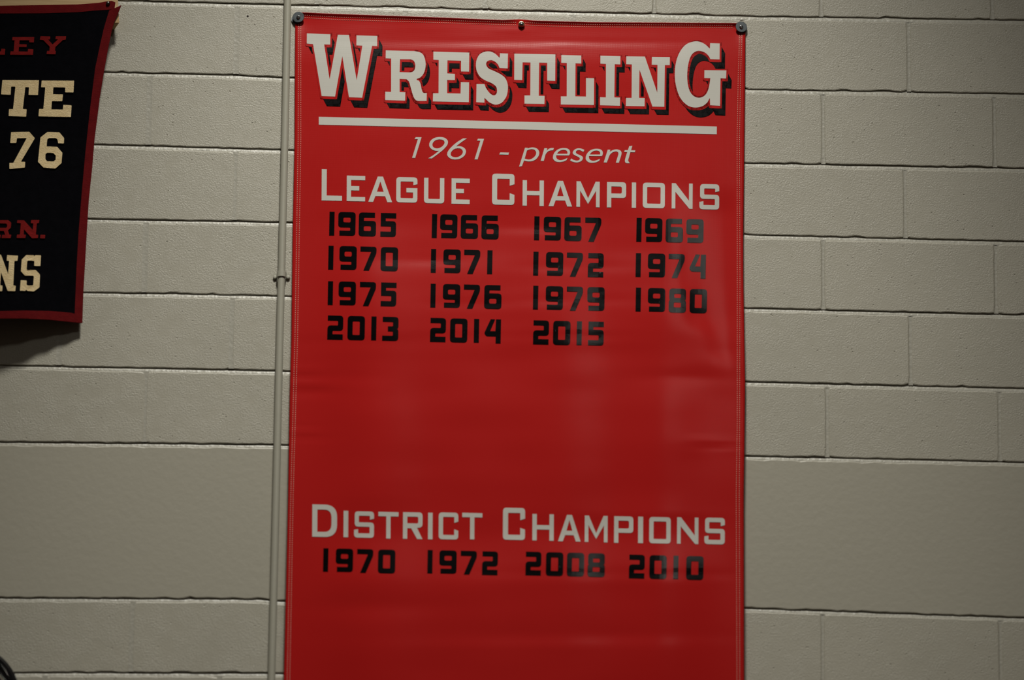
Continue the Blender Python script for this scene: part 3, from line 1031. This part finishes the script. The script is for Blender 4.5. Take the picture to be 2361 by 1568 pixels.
# board with a slightly skewed cut end
wood_pts = [(-600, 70), (275, 53.2), (270.5, -36), (-600, -20)]
fr = [P(x, y, .038) for x, y in wood_pts]
bk = []
for i, p in enumerate(fr):
    bk.append(Vector((p.x - (.013 if i in (1, 2) else 0), -.0008, p.z)))
vv = [bw.verts.new(p) for p in fr+bk]
for f in ((0, 1, 2, 3), (7, 6, 5, 4), (0, 4, 5, 1), (1, 5, 6, 2), (2, 6, 7, 3), (3, 7, 4, 0)):
    bw.faces.new([vv[i] for i in f])
bmesh.ops.recalc_face_normals(bw, faces=bw.faces)
bmesh.ops.bevel(bw, geom=bw.edges[:], offset=.0012, segments=2, affect='EDGES')
wood = link_bm('wood_batten', bw, M_WOOD)
wood['label'] = 'raw pine board on wall behind top edge of black felt banner'
wood['category'] = 'board'


def felt_depth(px, py):
    top_ = .0425
    prof = clamp_list([(-400, .072), (20, .074), (60, .066), (110, .048), (150, .034), (190, .022)], px)
    t = max(0, min(1, (py-60)/640.0))
    d = top_*(1-t) + prof*t
    d += .0035*math.sin(py*.010+1.0)*math.sin(math.pi*t)
    d += .0015*noise.noise(Vector((px*.012, py*.012, 4.4)))*t
    # the loose corner lifts forward
    d += .006*G(px-278, 16)*G(py-14, 24)
    return d


fd = cached(felt_depth)
fr0 = P(100, 20, 0)
fb = thing('felt_banner', (fr0.x, 0, fr0.z), 'black felt banner with red binding and cream letters hanging from pine board', 'banner')


def sheet(name, fn, nu, nv, th, lift, mat, parent):
    V, F = [], []
    for j in range(nv+1):
        for i in range(nu+1):
            x, y = fn(i/nu, j/nv)
            V.append(P(x, y, fd(x, y)+lift))
    n0 = len(V); W_ = nu+1
    for j in range(nv):
        for i in range(nu):
            a = j*W_+i
            F.append((a, a+W_, a+W_+1, a+1))
            F.append((a+n0, a+1+n0, a+W_+1+n0, a+W_+n0))
    V += [Vector((v.x, v.y+th, v.z)) for v in V]
    edge = [i for i in range(W_)] + [j*W_+nu for j in range(1, nv+1)] + [nv*W_+i for i in range(nu-1, -1, -1)] + [j*W_ for j in range(nv-1, 0, -1)]
    for k in range(len(edge)):
        a, b = edge[k], edge[(k+1) % len(edge)]
        F.append((a, b, b+n0, a+n0))
    return link_py(name, V, F, mat, parent, False)


def f_body(u, v):
    y = 26 + (728-26)*v
    x = -600 + (lerp_list(RI, y)+5+600)*u
    y = (lerp_list(TI, x)-6)*(1-v) + (lerp_list(BI, x)+6)*v
    return x, y


def f_right(u, v):
    y = 12 + (744.5-12)*v
    xi, xo = lerp_list(RI, y), lerp_list(RE, y)
    x = xi + (xo-xi)*u
    if v < .04:                                    # slanted loose tip
        k = 1 - v/.04
        y = y + k*((1-u)*12)
        xi, xo = lerp_list(RI, y), lerp_list(RE, y)
        x = xi + (xo-xi)*u
    if v > .97:
        k = (v-.97)/.03
        y = y - k*(1-u)*3.5
    return x, y


def f_top(u, v):
    x = -600 + 866*u
    y = lerp_list(TO, x)*(1-v) + lerp_list(TI, x)*v
    if u > .985:
        x -= (v)*2.5
    return x, y


def f_bot(u, v):
    x = -600 + 788*u
    y = lerp_list(BI, x)*(1-v) + lerp_list(BO, x)*v
    if x > 165:
        x = 165 + (x-165)*(.30+.70*v)
    return x, y


body = sheet('felt_body', f_body, 90, 60, .0018, 0, M_FELT, fb)
sheet('binding', f_right, 6, 110, .0030, .0014, M_BIND, fb)
sheet('binding', f_top, 110, 4, .0030, .0010, M_BIND, fb)
sheet('binding', f_bot, 110, 4, .0030, .0018, M_BIND, fb)
# pan-head screw through the top binding
disc_stack(249, 5.8, [(4.8, .044), (4.8, .0465), (4.0, .0488), (2.2, .0500), (.6, .0503)], M_NAIL, 'screw', fb, 22)

zt = Zm(0, 160, 6.031); zn = Zm(0, 480, 5.227); zl = Zm(0, 60, 9.081)
CREAM = [
    (zt, [[(33, 147), (542, 150), (528, 357), (397, 354), (403, 248), (352, 246), (318, 552), (371, 554), (364, 658), (120, 648), (125, 552), (182, 552), (214, 240), (155, 238), (148, 354), (15, 347)]]),
    (zt, [[(580, 155), (1031, 157), (1022, 320), (905, 318), (908, 252), (742, 248), (737, 345), (876, 348), (866, 443), (722, 441), (714, 556), (874, 558), (880, 492), (996, 500), (986, 662), (535, 653), (543, 550), (602, 552), (630, 250), (572, 248)]]),
    (zt, [[(155, 872), (408, 868), (485, 957), (290, 1285), (350, 1286), (346, 1365), (131, 1384), (131, 1300), (186, 1298), (372, 955), (236, 957), (226, 1023), (142, 1023)]]),
    (zt, [[(660, 870), (826, 875), (892, 955), (888, 1030), (808, 1027), (800, 975), (775, 955), (680, 955), (657, 975), (648, 1072), (795, 1076), (868, 1160), (855, 1303), (770, 1378), (605, 1365), (528, 1285), (563, 945)],
          [(655, 1158), (740, 1162), (775, 1195), (775, 1255), (745, 1280), (655, 1278), (632, 1250), (632, 1180)]]),
    (zn, [[(-62, 562), (12, 560), (98, 795), (110, 636), (80, 632), (86, 565), (218, 573), (210, 635), (174, 635), (160, 932), (190, 936), (184, 1000), (92, 998), (12, 770), (2, 930), (30, 932), (26, 1000), (-95, 1000), (-90, 932), (-60, 930), (-45, 630), (-75, 628)]]),
    (zn, [[(318, 563), (405, 565), (415, 582), (424, 566), (494, 568), (487, 698), (412, 695), (414, 636), (340, 630), (328, 640), (320, 735), (330, 745), (430, 745), (482, 800), (475, 955), (410, 1002), (335, 998), (315, 982), (306, 998), (240, 995), (250, 868), (322, 872), (320, 925), (345, 933), (400, 930), (408, 822), (398, 812), (300, 812), (252, 760), (262, 620)]]),
]
for zz, loops in CREAM:
    lay('felt_letter', [[zz(rounded([(p[0], p[1], 7) for p in l], 2)) for l in loops]], fd, .0012, M_CREAM, fb, thick=.0026, cell=20)
REDL = [
    (zl, [[(-330, 230), (-100, 232), (-102, 300), (-150, 300), (-162, 530), (20, 532), (28, 475), (110, 478), (100, 600), (-345, 600), (-340, 530), (-290, 530), (-280, 300), (-332, 300)]]),
    (zl, [[(262, 232), (718, 230), (708, 345), (612, 340), (612, 298), (410, 298), (402, 380), (562, 385), (555, 440), (398, 438), (390, 532), (580, 535), (590, 478), (700, 485), (690, 603), (212, 600), (222, 530), (285, 530), (305, 298), (255, 297)]]),
    (zl, [[(850, 212), (1052, 218), (1050, 280), (1010, 282), (1100, 385), (1215, 280), (1160, 276), (1170, 212), (1385, 212), (1375, 285), (1320, 290), (1160, 440), (1150, 520), (1170, 522), (1162, 592), (975, 588), (985, 520), (1035, 520), (1040, 430), (905, 292), (832, 285)]]),
    (zn, [[(-95, 145), (100, 145), (136, 175), (130, 235), (95, 268), (112, 318), (136, 320), (128, 360), (20, 360), (26, 322), (62, 320), (48, 275), (-20, 272), (-24, 318), (10, 320), (5, 360), (-115, 360), (-110, 318), (-80, 318), (-68, 185), (-98, 183)],
          [(-12, 183), (75, 185), (88, 200), (84, 228), (72, 238), (-16, 237)]]),
    (zn, [[(208, 145), (290, 147), (395, 262), (402, 182), (372, 180), (376, 143), (474, 143), (468, 180), (444, 182), (432, 318), (462, 322), (456, 360), (385, 362), (290, 255), (285, 318), (312, 320), (306, 360), (200, 358), (206, 318), (240, 318), (252, 182), (206, 178)]]),
    (zn, [[(488, 320), (546, 322), (540, 365), (483, 362)]]),
]
for zz, loops in REDL:
    lay('felt_letter', [[zz(rounded([(p[0], p[1], 6) for p in l], 2)) for l in loops]], fd, .0012, M_REDFELT, fb, thick=.0020, cell=20)

# ------------------------------------------------------------------ round fixture at the lower left
wf = P(-75, 1600, 0)
fx = thing('wall_fixture', (wf.x, 0, wf.z), 'round dark glossy fixture with metal dome, cut off by lower left edge', 'fixture')
disc_stack(-75, 1600, [(118, .0005), (120, .012), (117, .030), (110, .036), (104, .034), (100, .026)], M_DARK, 'rim', fx, 96)
rr = [(99, .026)]
for k in range(1, 13):
    a = k/12*math.pi/2
    rr.append((99*math.cos(a)+.5, .026+.050*math.sin(a)))
do = disc_stack(-75, 1600, rr, M_CHROME, 'dome', fx, 96)
for p in do.data.polygons:
    p.use_smooth = True

for o in list(bpy.data.objects):
    if '_o' in o.keys():
        del o['_o']
